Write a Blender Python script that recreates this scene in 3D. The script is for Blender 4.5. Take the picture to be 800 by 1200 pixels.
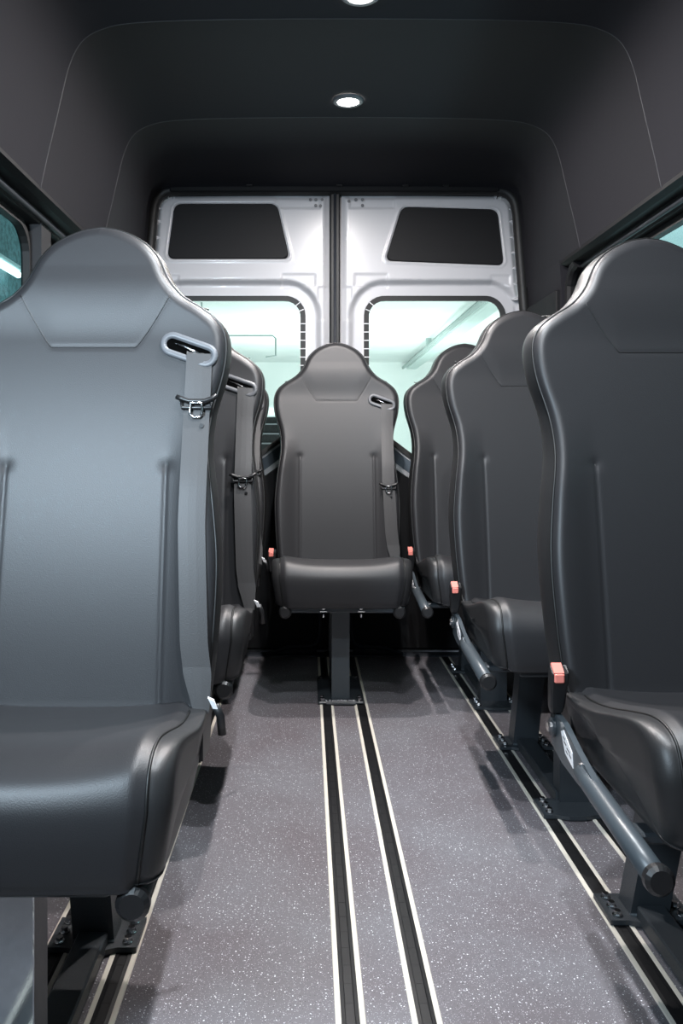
import bpy, math
import numpy as np
from mathutils import Vector, Matrix

for o in list(bpy.data.objects):
    bpy.data.objects.remove(o)
scene = bpy.context.scene
COL = scene.collection
PI = math.pi

# ------------------------------------------------------------------ camera
cam_d = bpy.data.cameras.new('camera')
cam_d.sensor_fit = 'VERTICAL'
cam_d.sensor_height = 36.0
cam_d.lens = 30.0
cam_d.shift_x = 40 / 1200
cam_d.shift_y = -75 / 1200
cam_d.clip_start = 0.02
cam = bpy.data.objects.new('camera', cam_d)
cam.location = (-0.115, 0.0, 0.88)
cam.rotation_euler = (PI / 2, 0, 0)
COL.objects.link(cam)
scene.camera = cam

# ------------------------------------------------------------------ world
world = bpy.data.worlds.new('world')
scene.world = world
world.use_nodes = True
bg = world.node_tree.nodes['Background']
bg.inputs[0].default_value = (0.62, 0.78, 0.86, 1)
bg.inputs[1].default_value = 0.08

scene.view_settings.view_transform = 'Standard'
scene.view_settings.look = 'None'
scene.view_settings.exposure = 0.0
scene.view_settings.gamma = 1.0
scene.view_settings.use_curve_mapping = False


def area(name, loc, target, sx, sy, power, color, shape='RECTANGLE', spread=PI):
    d = bpy.data.lights.new(name, 'AREA')
    d.shape = shape
    d.size = sx
    if shape in ('RECTANGLE', 'ELLIPSE'):
        d.size_y = sy
    d.energy = power
    d.color = color
    d.spread = spread
    o = bpy.data.objects.new(name, d)
    COL.objects.link(o)
    o.location = loc
    v = Vector(target) - Vector(loc)
    o.rotation_euler = v.to_track_quat('-Z', 'Y').to_euler()
    return o


# daylight entering through the cab (windscreen behind the camera); added unseen fill on the front left seat
area('windscreen_daylight', (0.0, -1.3, 1.45), (0, 2.5, 0.7), 1.5, 0.8, 1.1, (0.60, 0.82, 1.0))
area('left_seat_fill', (-0.80, 0.10, 1.38), (-0.44, 1.7, 0.92), 0.25, 0.30, 19.5, (0.70, 0.86, 1.0), spread=math.radians(112))
# added low lights, out of sight, brightening the workshop outside the van
area('workshop_fill', (0.3, 8.0, -0.45), (0.3, 8.0, 3), 5.0, 5.0, 340, (0.96, 1.0, 0.99))
area('workshop_fill', (0.3, 15.5, -0.45), (0.3, 17.5, 3), 5.0, 5.0, 560, (0.96, 1.0, 0.99))
area('workshop_fill', (2.9, 2.6, -0.45), (3.4, 2.0, 3), 0.8, 0.8, 110, (0.85, 0.95, 1.0))
area('workshop_fill', (-1.5, 6.0, -0.3), (-2.6, 7.4, 1.6), 0.7, 0.7, 13, (0.8, 0.97, 1.0))


# ------------------------------------------------------------------ materials
def mat(name, col, rough=0.5, metal=0.0, spec=0.5, coat=0.0, emit=None, es=0.0):
    m = bpy.data.materials.new(name)
    m.use_nodes = True
    b = m.node_tree.nodes['Principled BSDF']
    b.inputs['Base Color'].default_value = (*col, 1)
    b.inputs['Roughness'].default_value = rough
    b.inputs['Metallic'].default_value = metal
    b.inputs['Specular IOR Level'].default_value = spec
    b.inputs['Coat Weight'].default_value = coat
    if emit:
        b.inputs['Emission Color'].default_value = (*emit, 1)
        b.inputs['Emission Strength'].default_value = es
    return m


def nodes(m):
    nt = m.node_tree
    return nt, nt.nodes, nt.links, nt.nodes['Principled BSDF']


def add_bump(m, scale, strength, dist=0.001, kind='noise', detail=3):
    nt, N, L, b = nodes(m)
    tc = N.new('ShaderNodeTexCoord')
    if kind == 'noise':
        t = N.new('ShaderNodeTexNoise')
        t.inputs['Scale'].default_value = scale
        t.inputs['Detail'].default_value = detail
        out = t.outputs['Fac']
    else:
        t = N.new('ShaderNodeTexVoronoi')
        t.inputs['Scale'].default_value = scale
        out = t.outputs['Distance']
    L.new(tc.outputs['Object'], t.inputs['Vector'])
    bp = N.new('ShaderNodeBump')
    bp.inputs['Strength'].default_value = strength
    bp.inputs['Distance'].default_value = dist
    L.new(out, bp.inputs['Height'])
    L.new(bp.outputs['Normal'], b.inputs['Normal'])


def add_mottle(m, c1, c2, scale, detail=3, lo=0.35, hi=0.65):
    nt, N, L, b = nodes(m)
    tc = N.new('ShaderNodeTexCoord')
    t = N.new('ShaderNodeTexNoise')
    t.inputs['Scale'].default_value = scale
    t.inputs['Detail'].default_value = detail
    L.new(tc.outputs['Object'], t.inputs['Vector'])
    r = N.new('ShaderNodeValToRGB')
    r.color_ramp.elements[0].position = lo
    r.color_ramp.elements[1].position = hi
    r.color_ramp.elements[0].color = (*c1, 1)
    r.color_ramp.elements[1].color = (*c2, 1)
    L.new(t.outputs['Fac'], r.inputs['Fac'])
    L.new(r.outputs['Color'], b.inputs['Base Color'])


M = {}
M['leather'] = mat('charcoal_leatherette', (0.020, 0.020, 0.022), 0.45, spec=0.42)
add_bump(M['leather'], 650, 0.20, 0.0005, 'voronoi')
M['leather_side'] = mat('black_leatherette', (0.018, 0.018, 0.019), 0.42, spec=0.45)
add_bump(M['leather_side'], 650, 0.18, 0.0005, 'voronoi')
M['piping'] = mat('piping_black', (0.006, 0.006, 0.006), 0.45)
M['belt'] = mat('belt_webbing', (0.036, 0.035, 0.036), 0.5)
M['slot_dark'] = mat('painted_slot_dark', (0.002, 0.002, 0.002), 0.9, spec=0.0)
M['leg_sheet'] = mat('sparkling_coated_sheet', (0.50, 0.54, 0.56), 0.07, metal=0.9)
add_bump(M['leg_sheet'], 500, 0.06, 0.0003, detail=1)
M['sill'] = mat('blue_grey_band', (0.075, 0.10, 0.125), 0.45)
add_bump(M['belt'], 500, 0.4, 0.0005)
M['plastic'] = mat('black_plastic', (0.012, 0.012, 0.013), 0.38)
M['plastic_grey'] = mat('grey_plastic', (0.11, 0.115, 0.125), 0.42)
M['red'] = mat('buckle_red', (0.72, 0.22, 0.18), 0.35)
M['chrome'] = mat('chrome', (0.75, 0.75, 0.76), 0.16, metal=1)
M['steel'] = mat('powder_coated_steel', (0.030, 0.036, 0.042), 0.33, spec=0.6)
add_bump(M['steel'], 700, 0.55, 0.0012)
M['steel_bar'] = mat('grey_steel_bar', (0.050, 0.062, 0.072), 0.35, spec=0.6)
M['label'] = mat('white_label', (0.82, 0.82, 0.84), 0.5)
M['ink'] = mat('label_ink', (0.08, 0.08, 0.09), 0.5)
M['liner'] = mat('headliner_fabric', (0.0135, 0.013, 0.0165), 0.85, spec=0.22)
add_bump(M['liner'], 900, 0.3, 0.0008)
M['liner_seam'] = mat('headliner_seam', (0.028, 0.028, 0.032), 0.6)
M['trim'] = mat('dark_trim', (0.007, 0.007, 0.008), 0.62, spec=0.25)
M['trim_grey'] = mat('grey_trim', (0.030, 0.034, 0.042), 0.5, spec=0.3)
M['wall'] = mat('dark_side_lining', (0.014, 0.014, 0.016), 0.6)
M['white'] = mat('white_van_paint', (0.54, 0.54, 0.56), 0.28, spec=0.5, coat=0.35)
M['rubber'] = mat('black_rubber', (0.012, 0.012, 0.012), 0.55)
M['cream'] = mat('cream_edge_strip', (0.68, 0.64, 0.56), 0.45)
M['track'] = mat('black_track', (0.010, 0.010, 0.011), 0.4)
M['lamp'] = mat('lamp_lens', (1, 1, 1), 0.3, emit=(1.0, 0.96, 0.88), es=60)
M['conc'] = mat('workshop_white', (0.80, 0.86, 0.84), 0.7)
add_mottle(M['conc'], (0.77, 0.82, 0.81), (0.85, 0.88, 0.87), 1.3)
M['beam'] = mat('workshop_beam', (0.60, 0.70, 0.68), 0.6)
M['teal'] = mat('workshop_teal_wall', (0.07, 0.16, 0.17), 0.5)
add_mottle(M['teal'], (0.015, 0.055, 0.062), (0.07, 0.15, 0.16), 22, 2)
M['gfloor'] = mat('workshop_floor', (0.30, 0.33, 0.33), 0.5)
M['pipe'] = mat('grey_pipe', (0.35, 0.42, 0.41), 0.5)
M['tube'] = mat('tube_light', (1, 1, 1), 0.4, emit=(0.9, 1.0, 1.0), es=9)

# leather gets a little soft colour variation of its own
# floor vinyl with white fleck
m = mat('speckled_vinyl', (0.15, 0.145, 0.155), 0.42, spec=0.4)
nt, N, L, b = nodes(m)
tc = N.new('ShaderNodeTexCoord')
base = N.new('ShaderNodeTexNoise'); base.inputs['Scale'].default_value = 3.0; base.inputs['Detail'].default_value = 6
L.new(tc.outputs['Object'], base.inputs['Vector'])
r0 = N.new('ShaderNodeValToRGB')
r0.color_ramp.elements[0].position = 0.35; r0.color_ramp.elements[0].color = (0.120, 0.106, 0.116, 1)
r0.color_ramp.elements[1].position = 0.65; r0.color_ramp.elements[1].color = (0.155, 0.152, 0.166, 1)
L.new(base.outputs['Fac'], r0.inputs['Fac'])
prev = r0.outputs['Color']
for sc, th, colr, dens in ((170, 0.20, (0.78, 0.79, 0.82, 1), 0.62), (420, 0.25, (0.50, 0.50, 0.53, 1), 0.5), (260, 0.22, (0.05, 0.045, 0.05, 1), 0.75)):
    wn = N.new('ShaderNodeTexNoise'); wn.inputs['Scale'].default_value = sc * 0.8
    L.new(tc.outputs['Object'], wn.inputs['Vector'])
    mixv = N.new('ShaderNodeMix'); mixv.data_type = 'VECTOR'; mixv.inputs[0].default_value = 0.004
    L.new(tc.outputs['Object'], mixv.inputs[4]); L.new(wn.outputs['Color'], mixv.inputs[5])
    v = N.new('ShaderNodeTexVoronoi'); v.inputs['Scale'].default_value = sc
    L.new(mixv.outputs[1], v.inputs['Vector'])
    lt = N.new('ShaderNodeMath'); lt.operation = 'LESS_THAN'; lt.inputs[1].default_value = th
    L.new(v.outputs['Distance'], lt.inputs[0])
    sx = N.new('ShaderNodeSeparateColor'); L.new(v.outputs['Color'], sx.inputs[0])
    gt = N.new('ShaderNodeMath'); gt.operation = 'GREATER_THAN'; gt.inputs[1].default_value = dens
    L.new(sx.outputs[0], gt.inputs[0])
    mu = N.new('ShaderNodeMath'); mu.operation = 'MULTIPLY'
    L.new(lt.outputs[0], mu.inputs[0]); L.new(gt.outputs[0], mu.inputs[1])
    mx = N.new('ShaderNodeMix'); mx.data_type = 'RGBA'
    L.new(mu.outputs[0], mx.inputs[0]); L.new(prev, mx.inputs[6]); mx.inputs[7].default_value = colr
    prev = mx.outputs[2]
L.new(prev, b.inputs['Base Color'])
M['vinyl'] = m
add_bump(m, 600, 0.15, 0.0005)


def glass(name, tint, gloss=0.08):
    m = bpy.data.materials.new(name)
    m.use_nodes = True
    nt = m.node_tree
    for n in list(nt.nodes):
        nt.nodes.remove(n)
    out = nt.nodes.new('ShaderNodeOutputMaterial')
    t = nt.nodes.new('ShaderNodeBsdfTransparent'); t.inputs[0].default_value = (*tint, 1)
    g = nt.nodes.new('ShaderNodeBsdfGlossy'); g.inputs['Roughness'].default_value = 0.02
    mx = nt.nodes.new('ShaderNodeMixShader')
    fr = nt.nodes.new('ShaderNodeFresnel'); fr.inputs[0].default_value = 1.45
    ge = nt.nodes.new('ShaderNodeNewGeometry')
    inv = nt.nodes.new('ShaderNodeMath'); inv.operation = 'SUBTRACT'; inv.inputs[0].default_value = 1.0
    mu = nt.nodes.new('ShaderNodeMath'); mu.operation = 'MULTIPLY'
    nt.links.new(ge.outputs['Backfacing'], inv.inputs[1])
    nt.links.new(inv.outputs[0], mu.inputs[0]); nt.links.new(fr.outputs[0], mu.inputs[1])
    nt.links.new(mu.outputs[0], mx.inputs[0])
    nt.links.new(t.outputs[0], mx.inputs[1]); nt.links.new(g.outputs[0], mx.inputs[2])
    nt.links.new(mx.outputs[0], out.inputs[0])
    return m


M['glass'] = glass('rear_glass', (0.92, 0.99, 0.97))
M['glass_side'] = glass('side_glass', (0.62, 0.78, 0.80))


# ------------------------------------------------------------------ helpers
def link_mesh(name, verts, faces, m, parent=None, smooth=True, loc=None):
    me = bpy.data.meshes.new(name)
    me.from_pydata([tuple(map(float, v)) for v in verts], [], [tuple(int(i) for i in f) for f in faces])
    me.update()
    if smooth:
        me.polygons.foreach_set('use_smooth', [True] * len(me.polygons))
    me.materials.append(m)
    o = bpy.data.objects.new(name, me)
    COL.objects.link(o)
    if parent:
        o.parent = parent
    if loc:
        o.location = loc
    return o


class MB:
    def __init__(s):
        s.v = []; s.f = []

    def add(s, vs, fs):
        n = len(s.v)
        s.v += [tuple(v) for v in vs]
        s.f += [tuple(i + n for i in f) for f in fs]

    def box(s, x0, x1, y0, y1, z0, z1, bev=0.0):
        """box with chamfered edges"""
        if bev <= 0:
            v = [(x, y, z) for x in (x0, x1) for y in (y0, y1) for z in (z0, z1)]
            s.add(v, [(0, 1, 3, 2), (4, 6, 7, 5), (0, 4, 5, 1), (2, 3, 7, 6), (0, 2, 6, 4), (1, 5, 7, 3)])
            return
        b = min(bev, (x1 - x0) / 2.01, (y1 - y0) / 2.01, (z1 - z0) / 2.01)
        secs = []
        for z, i in ((z0, b), (z0 + b, 0), (z1 - b, 0), (z1, b)):
            X0, X1, Y0, Y1 = x0 + i, x1 - i, y0 + i, y1 - i
            secs.append([(X0 + b, Y0, z), (X1 - b, Y0, z), (X1, Y0 + b, z), (X1, Y1 - b, z), (X1 - b, Y1, z), (X0 + b, Y1, z), (X0, Y1 - b, z), (X0, Y0 + b, z)])
        s.loft(secs)

    def loft(s, secs, cap=True, closed=True):
        n = len(secs[0]); vs = [p for q in secs for p in q]; fs = []
        for i in range(len(secs) - 1):
            for j in range(n if closed else n - 1):
                k = (j + 1) % n
                fs.append((i * n + j, i * n + k, (i + 1) * n + k, (i + 1) * n + j))
        if cap and closed:
            fs.append(tuple(range(n))[::-1]); fs.append(tuple((len(secs) - 1) * n + j for j in range(n)))
        s.add(vs, fs)

    def tube(s, pts, r, n=8, closed=False, cap=True, flat=None):
        pts = [Vector(p) for p in pts]
        secs = []
        up = None
        m_ = len(pts)
        for i, p in enumerate(pts):
            if closed:
                t = pts[(i + 1) % m_] - pts[i - 1]
            else:
                t = pts[min(i + 1, m_ - 1)] - pts[max(i - 1, 0)]
            t.normalize()
            if up is None:
                up = Vector((0, 0, 1)) if abs(t.z) < 0.9 else Vector((0, 1, 0))
            a = t.cross(up)
            if a.length < 1e-6:
                a = t.cross(Vector((1, 0, 0)))
            a.normalize(); bb = a.cross(t); bb.normalize(); up = bb
            rr = r[i] if isinstance(r, (list, tuple)) else r
            fl = flat or 1.0
            secs.append([tuple(p + a * (rr * math.cos(2 * PI * k / n)) + bb * (rr * fl * math.sin(2 * PI * k / n))) for k in range(n)])
        if closed:
            vs = [q for c in secs for q in c]; fs = []
            for i in range(m_):
                i2 = (i + 1) % m_
                for j in range(n):
                    k = (j + 1) % n
                    fs.append((i * n + j, i * n + k, i2 * n + k, i2 * n + j))
            s.add(vs, fs)
        else:
            s.loft(secs, cap)

    def cyl(s, c, axis, r, h, n=20, bev=0.0):
        c = Vector(c); ax = Vector(axis).normalized()
        a = ax.orthogonal().normalized(); b = ax.cross(a)
        secs = []
        prof = [(0, r - bev), (bev, r), (h - bev, r), (h, r - bev)] if bev else [(0, r), (h, r)]
        for t, rr in prof:
            secs.append([tuple(c + ax * t + a * rr * math.cos(2 * PI * k / n) + b * rr * math.sin(2 * PI * k / n)) for k in range(n)])
        s.loft(secs)

    def prism(s, poly, d0, d1, axis='y'):
        """extrude a polygon; axis = the extrusion axis"""
        def mk(p, d):
            return {'y': (p[0], d, p[1]), 'x': (d, p[0], p[1]), 'z': (p[0], p[1], d)}[axis]
        s.loft([[mk(p, d0) for p in poly], [mk(p, d1) for p in poly]])

    def build(s, name, m, parent=None, smooth=False, loc=None):
        o = link_mesh(name, s.v, s.f, m, parent, smooth, loc)
        return o


def empty(name, loc=(0, 0, 0)):
    o = bpy.data.objects.new(name, None)
    o.empty_display_size = 0.1
    COL.objects.link(o)
    o.location = loc
    return o


def tag(o, label, cat, group=None, kind=None):
    o['label'] = label
    o['category'] = cat
    if group: o['group'] = group
    if kind: o['kind'] = kind
    return o


def struct(o, label=None):
    o['kind'] = 'structure'
    if label: o['label'] = label
    return o


def copy_tree(o, parent=None):
    c = o.copy()
    COL.objects.link(c)
    c.parent = parent
    for ch in o.children:
        copy_tree(ch, c)
    return c


def catmull(P, n=12, closed=False):
    P = [np.array(p, float) for p in P]
    out = []
    m_ = len(P)
    rng = range(m_) if closed else range(m_ - 1)
    for i in rng:
        if closed:
            p0, p1, p2, p3 = P[i - 1], P[i], P[(i + 1) % m_], P[(i + 2) % m_]
        else:
            p1, p2 = P[i], P[i + 1]
            p0 = P[i - 1] if i > 0 else 2 * p1 - p2
            p3 = P[i + 2] if i + 2 < m_ else 2 * p2 - p1
        for k in range(n):
            t = k / n
            out.append(0.5 * ((2 * p1) + (-p0 + p2) * t + (2 * p0 - 5 * p1 + 4 * p2 - p3) * t * t + (-p0 + 3 * p1 - 3 * p2 + p3) * t ** 3))
    if not closed:
        out.append(P[-1])
    return np.array(out)


def sstep(a, b, x):
    t = np.clip((x - a) / (b - a), 0, 1)
    return t * t * (3 - 2 * t)


def flat_shade_auto(o):
    pass


# =================================================================== STRUCTURE
Y0, YR = -0.9, 3.66          # front opening of the passenger room, plane of the rear doors
XR = 0.01                    # centre line of the middle rails

fl = MB(); fl.box(-0.88, 0.88, Y0, YR - 0.02, -0.03, 0.0)
struct(fl.build('floor', M['vinyl']))

# headliner: arch profile (x, z) lofted along the van
half = [(0.822, 1.560), (0.805, 1.64), (0.786, 1.72), (0.765, 1.81), (0.748, 1.880), (0.728, 1.93), (0.700, 1.965), (0.655, 1.988), (0.590, 2.002), (0.45, 2.010), (0.22, 2.014)]
prof = half + [(0.0, 2.015)] + [(-x, z) for x, z in half[::-1]]
prof = catmull(prof, 5)
secs = []
ys = [Y0, 0.5, 1.2, 1.9, 2.24, 2.247, 2.25, 2.253, 2.26, 2.6, 2.91, 2.917, 2.92, 2.923, 2.93, 3.15]
for y in ys:
    k = 0.003 if abs(y - 2.25) < 0.004 or abs(y - 2.92) < 0.004 else 0
    secs.append([(x * (1 - k), y, z - k) for x, z in prof])
# towards the rear the lining squares up and rolls down to the door opening
half2 = [(.822, 1.56), (.815, 1.64), (.807, 1.72), (.800, 1.81), (.795, 1.875), (.788, 1.93), (.772, 1.965), (.738, 1.986), (.68, 1.993), (.45, 1.996), (.22, 1.997)]
prof2 = catmull(half2 + [(0.0, 1.997)] + [(-x, z) for x, z in half2[::-1]], 5)
for y, t, sx, dz in ((3.40, 0.15, 1.0, 0), (3.50, 0.5, 1.0, 0), (3.57, 0.85, 1.0, 0.0), (3.61, 1.0, 0.997, 0.006), (3.63, 1.0, 0.990, 0.016)):
    q = prof * (1 - t) + prof2 * t
    secs.append([(x * sx, y, z - dz * max(0, min(1, (z - 1.6) / 0.3))) for x, z in q])
hb = MB(); hb.loft(secs, cap=False, closed=False)
outer = []
for y in (Y0, YR + 0.04):
    outer.append([(x * 1.08, y, z + 0.06) for x, z in prof])
hb.loft(outer, cap=False, closed=False)
ceiling = struct(hb.build('ceiling', M['liner'], smooth=True))
for yy in (2.25, 2.92):
    sb = MB(); sb.tube([(x * 0.998, yy, z - 0.0025) for x, z in prof], 0.0022, 6)
    sb.build('lining_seam', M['liner_seam'], ceiling, True)

for side, sg in (('left', -1), ('right', 1)):
    # lower lining with a moulded ledge, pillars and window recess
    b = MB()
    b.prism([(sg * 0.865, 0.0), (sg * 0.865, 0.90), (sg * 0.84, 0.935), (sg * 0.84, 0.96), (sg * 0.93, 0.96), (sg * 0.93, 0.0)], Y0, YR + 0.03, 'y')
    for a, c in (((Y0, -0.55), (2.44, 2.53), (3.14, YR + 0.03)) if sg < 0 else ((Y0, -0.55), (3.0, YR + 0.03))):
        b.prism([(sg * 0.875, 0.955), (sg * 0.875, 1.53), (sg * 0.93, 1.53), (sg * 0.93, 0.955)], a, c, 'y')
    struct(b.build('wall_' + side, M['wall']))
    # upper window channel in two steps
    b = MB()
    b.prism([(sg * 0.820, 1.572), (sg * 0.815, 1.556), (sg * 0.835, 1.548), (sg * 0.865, 1.545), (sg * 0.865, 1.535), (sg * 0.88, 1.520), (sg * 0.93, 1.52), (sg * 0.93, 1.60), (sg * 0.86, 1.60)], Y0, 3.14, 'y')
    # arch of the channel at the rear pillar
    arc = catmull([(0.0, 3.05, 1.545), (0, 3.10, 1.53), (0, 3.135, 1.49), (0, 3.145, 1.42), (0, 3.145, 0.96)], 8)
    b.tube([(sg * 0.855, p[1], p[2]) for p in arc], 0.022, 10)
    tr = struct(b.build('trim_1' if sg < 0 else 'trim_2', M['trim']))
    bb = MB(); bb.tube([(sg * 0.868, Y0 + 0.05, 1.532), (sg * 0.868, 3.05, 1.532)], 0.009, 10)
    bb.build('guide_rail', M['trim_grey'], tr, True)
    # side pillar panel beside the rear doors
    b = MB()
    b.prism([(sg * 0.818, 1.575), (sg * 0.826, 1.47), (sg * 0.829, 1.2), (sg * 0.832, 0.0), (sg * 0.93, 0.0), (sg * 0.93, 1.60)], 3.16, YR - 0.02, 'y')
    o = b.build('trim_3' if sg < 0 else 'trim_4', M['liner']); struct(o)
    b = MB(); b.box(min(sg * 0.811, sg * 0.835), max(sg * 0.811, sg * 0.835), 3.18, YR - 0.03, 0.0, 1.47, 0.004)
    b.build('pillar_cover', M['trim'], o)
    # windows
    for k, (a, c) in enumerate(((-0.55, 2.44), (2.53, 3.14)) if sg < 0 else ((-0.55, 3.0),)):
        n_ = 1 + k + (0 if sg < 0 else 2)
        w = MB()
        r = 0.09; z0, z1 = 0.955, 1.52
        ring = []
        for cx, cz, a0 in ((c - r, z1 - r, 0), (a + r, z1 - r, 90), (a + r, z0 + r, 180), (c - r, z0 + r, 270)):
            for t in range(7):
                an = math.radians(a0 + t * 15)
                ring.append((cx + r * math.cos(an), cz + r * math.sin(an)))
        inner = [((y - (a + c) / 2) * (1 - 0.05 / (c - a)) + (a + c) / 2, (z - (z0 + z1) / 2) * 0.92 + (z0 + z1) / 2) for y, z in ring]
        w.loft([[(sg * 0.925, y, z) for y, z in ring], [(sg * 0.905, y, z) for y, z in ring], [(sg * 0.900, y, z) for y, z in inner], [(sg * 0.925, y, z) for y, z in inner]], cap=False)
        wo = struct(w.build('window_%d' % n_, M['rubber'], smooth=False))
        g = MB(); g.prism(ring, sg * 0.920, sg * 0.923, 'x')
        g.build('pane', M['glass_side'], wo)

# ------------------------------------------------------------------ rear doors (signed distance height field)
ZT = 1.972


def door(sign, n, panel, holes):
    """sign=-1 left leaf, +1 right leaf; local x = distance from centre line"""
    res = 0.005
    xs = np.arange(0.0, 0.90, res); zs = np.arange(0.0, 2.02, res)
    X, Z = np.meshgrid(xs, zs)

    def sd_outline(X, Z):
        hw = 0.765 + (1.95 - Z) * 0.075
        cx0, cz1, r = 0.022, ZT, 0.070
        qx = np.maximum(cx0 - X, X - hw); qz = Z - cz1
        # rounded at outer top corner
        ax, az = X - (hw - r), Z - (cz1 - r)
        d = np.maximum(qx, qz)
        corner = (ax > 0) & (az > 0)
        return np.where(corner, np.hypot(ax, az) - r, d)

    wx0, wx1, wz0, wz1, wr = 0.128, 0.735, 0.80, 1.535, 0.085

    def sd_win(X, Z, grow=0.0):
        cx, cz = (wx0 + wx1) / 2, (wz0 + wz1) / 2
        hx, hz = (wx1 - wx0) / 2, (wz1 - wz0) / 2
        qx = np.abs(X - cx) - hx + wr; qz = np.abs(Z - cz) - hz + wr
        d = np.hypot(np.maximum(qx, 0), np.maximum(qz, 0)) + np.minimum(np.maximum(qx, qz), 0) - wr
        # chamfer at the inner bottom corner
        nx, nz = -0.60, -0.80
        c = (X - 0.128) * nx + (Z - 0.985) * nz
        return np.maximum(d, c)

    poly = np.array(panel)

    def sd_poly(X, Z, r=0.025):
        d = np.full(X.shape, -1e9)
        c = poly.mean(0)
        # shrink edges by r then round
        E = []
        for i in range(len(poly)):
            p, q = poly[i], poly[(i + 1) % len(poly)]
            t = (q - p) / np.linalg.norm(q - p)
            nn = np.array([t[1], -t[0]])
            if np.dot(nn, c - p) > 0: nn = -nn
            E.append((X - p[0]) * nn[0] + (Z - p[1]) * nn[1] + r)
        E = np.array(E)
        srt = np.sort(E, axis=0)
        a, b_ = srt[-1], srt[-2]
        return np.where(b_ > 0, np.hypot(a, b_), a) - r

    dout = sd_outline(X, Z)
    dwin = sd_win(X, Z)
    dpan = sd_poly(X, Z)
    # depth: + is toward the cabin
    dep = np.zeros_like(X)
    dep -= 0.030 * (1 - sstep(0.045, 0.072, dwin))          # recess round the window
    dep -= 0.012 * (1 - sstep(-0.006, 0.006, dpan))
    dep += 0.006 * (1 - sstep(0.0, 0.014, dpan)) * sstep(-0.004, 0.002, dpan)
    dep -= 0.020 * sstep(-0.030, -0.002, dout)
    # shallow pressed shapes between window and centre line
    def press(cx, cz, hx, hz, d=0.004):
        q = np.maximum(np.abs(X - cx) - hx, np.abs(Z - cz) - hz)
        return d * (1 - sstep(-0.008, 0.0, q))
    dep -= press(0.155, 1.60, 0.075, 0.030)
    dep -= press(0.055, 1.50, 0.022, 0.075)
    dep -= press(0.71, 1.60, 0.045, 0.025)
    dep -= press(0.16, 1.935, 0.10, 0.030, 0.006) * (X < 0.26)
    PX, PZ = X.copy(), Z.copy()
    e = 1e-4
    for f in (sd_outline, sd_win):
        d = f(X, Z)
        gx = (f(X + e, Z) - f(X - e, Z)) / (2 * e); gz = (f(X, Z + e) - f(X, Z - e)) / (2 * e)
        mk = np.abs(d) < res * 0.75
        PX = np.where(mk, PX - d * gx, PX); PZ = np.where(mk, PZ - d * gz, PZ)
    nz_, nx_ = X.shape
    keepv = (sd_outline(PX, PZ) < res * 0.1) & (sd_win(PX, PZ) > -res * 0.1)
    idx = -np.ones(nz_ * nx_, int)
    V = []; F = []
    kv = keepv.ravel()
    fx, fz, fd = PX.ravel(), PZ.ravel(), dep.ravel()
    for i in range(nz_ - 1):
        for j in range(nx_ - 1):
            q = (i * nx_ + j, i * nx_ + j + 1, (i + 1) * nx_ + j + 1, (i + 1) * nx_ + j)
            if kv[q[0]] and kv[q[1]] and kv[q[2]] and kv[q[3]]:
                for t in q:
                    if idx[t] < 0:
                        idx[t] = len(V); V.append((sign * fx[t] + XR * 0.3, YR - fd[t], fz[t]))
                F.append(tuple(idx[t] for t in (q if sign > 0 else q[::-1])))
    o = link_mesh('door_%d' % n, V, F, M['white'], None, True)
    md = o.modifiers.new('thick', 'SOLIDIFY'); md.thickness = 0.035; md.offset = 1 if False else -1
    struct(o)

    def P(x, z, d=0.0):
        return (sign * x + XR * 0.3, YR - d, z)
    # window outline points by marching round
    def winpts(grow):
        c = ((wx0 + wx1) / 2 + 0.05, (wz0 + wz1) / 2 + 0.05)
        pts = []
        for k in range(140):
            a = 2 * PI * k / 140
            lo, hi = 0.0, 0.9
            for _ in range(26):
                mid = (lo + hi) / 2
                if sd_win(np.array(c[0] + mid * math.cos(a)), np.array(c[1] + mid * math.sin(a))) < grow: lo = mid
                else: hi = mid
            pts.append((c[0] + lo * math.cos(a), c[1] + lo * math.sin(a)))
        return pts
    w0 = winpts(0.002); w1 = winpts(-0.020)
    g = MB()
    g.loft([[P(x, z, -0.028) for x, z in w0], [P(x, z, -0.022) for x, z in w0], [P(x, z, -0.024) for x, z in w1], [P(x, z, -0.034) for x, z in w1]], cap=False)
    so = g.build('window_seal', M['rubber'], o)
    g = MB()
    wm = winpts(-0.010)
    # pale tick marks along the inner edge and corner of the seal
    for k in range(140):
        x, z = wm[k]
        if x < 0.20 and 1.0 < z:
            pass
    ticks = []
    for k in range(14):
        z = 1.02 + k * 0.036
        if z < 1.45: ticks.append(((0.126, z), (0.152, z)))
    ticks += [((0.134, 1.478), (0.158, 1.468)), ((0.150, 1.508), (0.170, 1.492))]
    for a, c in ticks:
        g.tube([P(a[0], a[1], -0.0205), P(c[0], c[1], -0.0205)], 0.0022, 6)
    g.build('seal_tick', M['label'], so)['kind'] = 'stuff'
    g = MB(); g.loft([[P(x, z, -0.036) for x, z in w0], [P(x, z, -0.032) for x, z in w0]])
    g.build('pane', M['glass'], o)
    # black infill panel above the window
    pts = []
    ppts = [np.array(p) for p in panel]
    cen = poly.mean(0)
    for i in range(4):
        p = ppts[i]; a = ppts[i - 1]; c = ppts[(i + 1) % 4]
        ta = (a - p) / np.linalg.norm(a - p); tcv = (c - p) / np.linalg.norm(c - p)
        r = 0.034
        for k in range(7):
            t = k / 6
            q = (1 - t) ** 2 * (p + ta * r) + 2 * t * (1 - t) * p + t * t * (p + tcv * r)
            pts.append(tuple(cen + (q - cen) * 0.985))
    g = MB()
    g.loft([[P(x, z, -0.020) for x, z in pts], [P(x, z, -0.002) for x, z in pts], [P(cen[0] + (x - cen[0]) * 0.985, cen[1] + (z - cen[1]) * 0.97, 0.003) for x, z in pts]])
    po = g.build('infill_panel', M['trim'], o)
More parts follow.
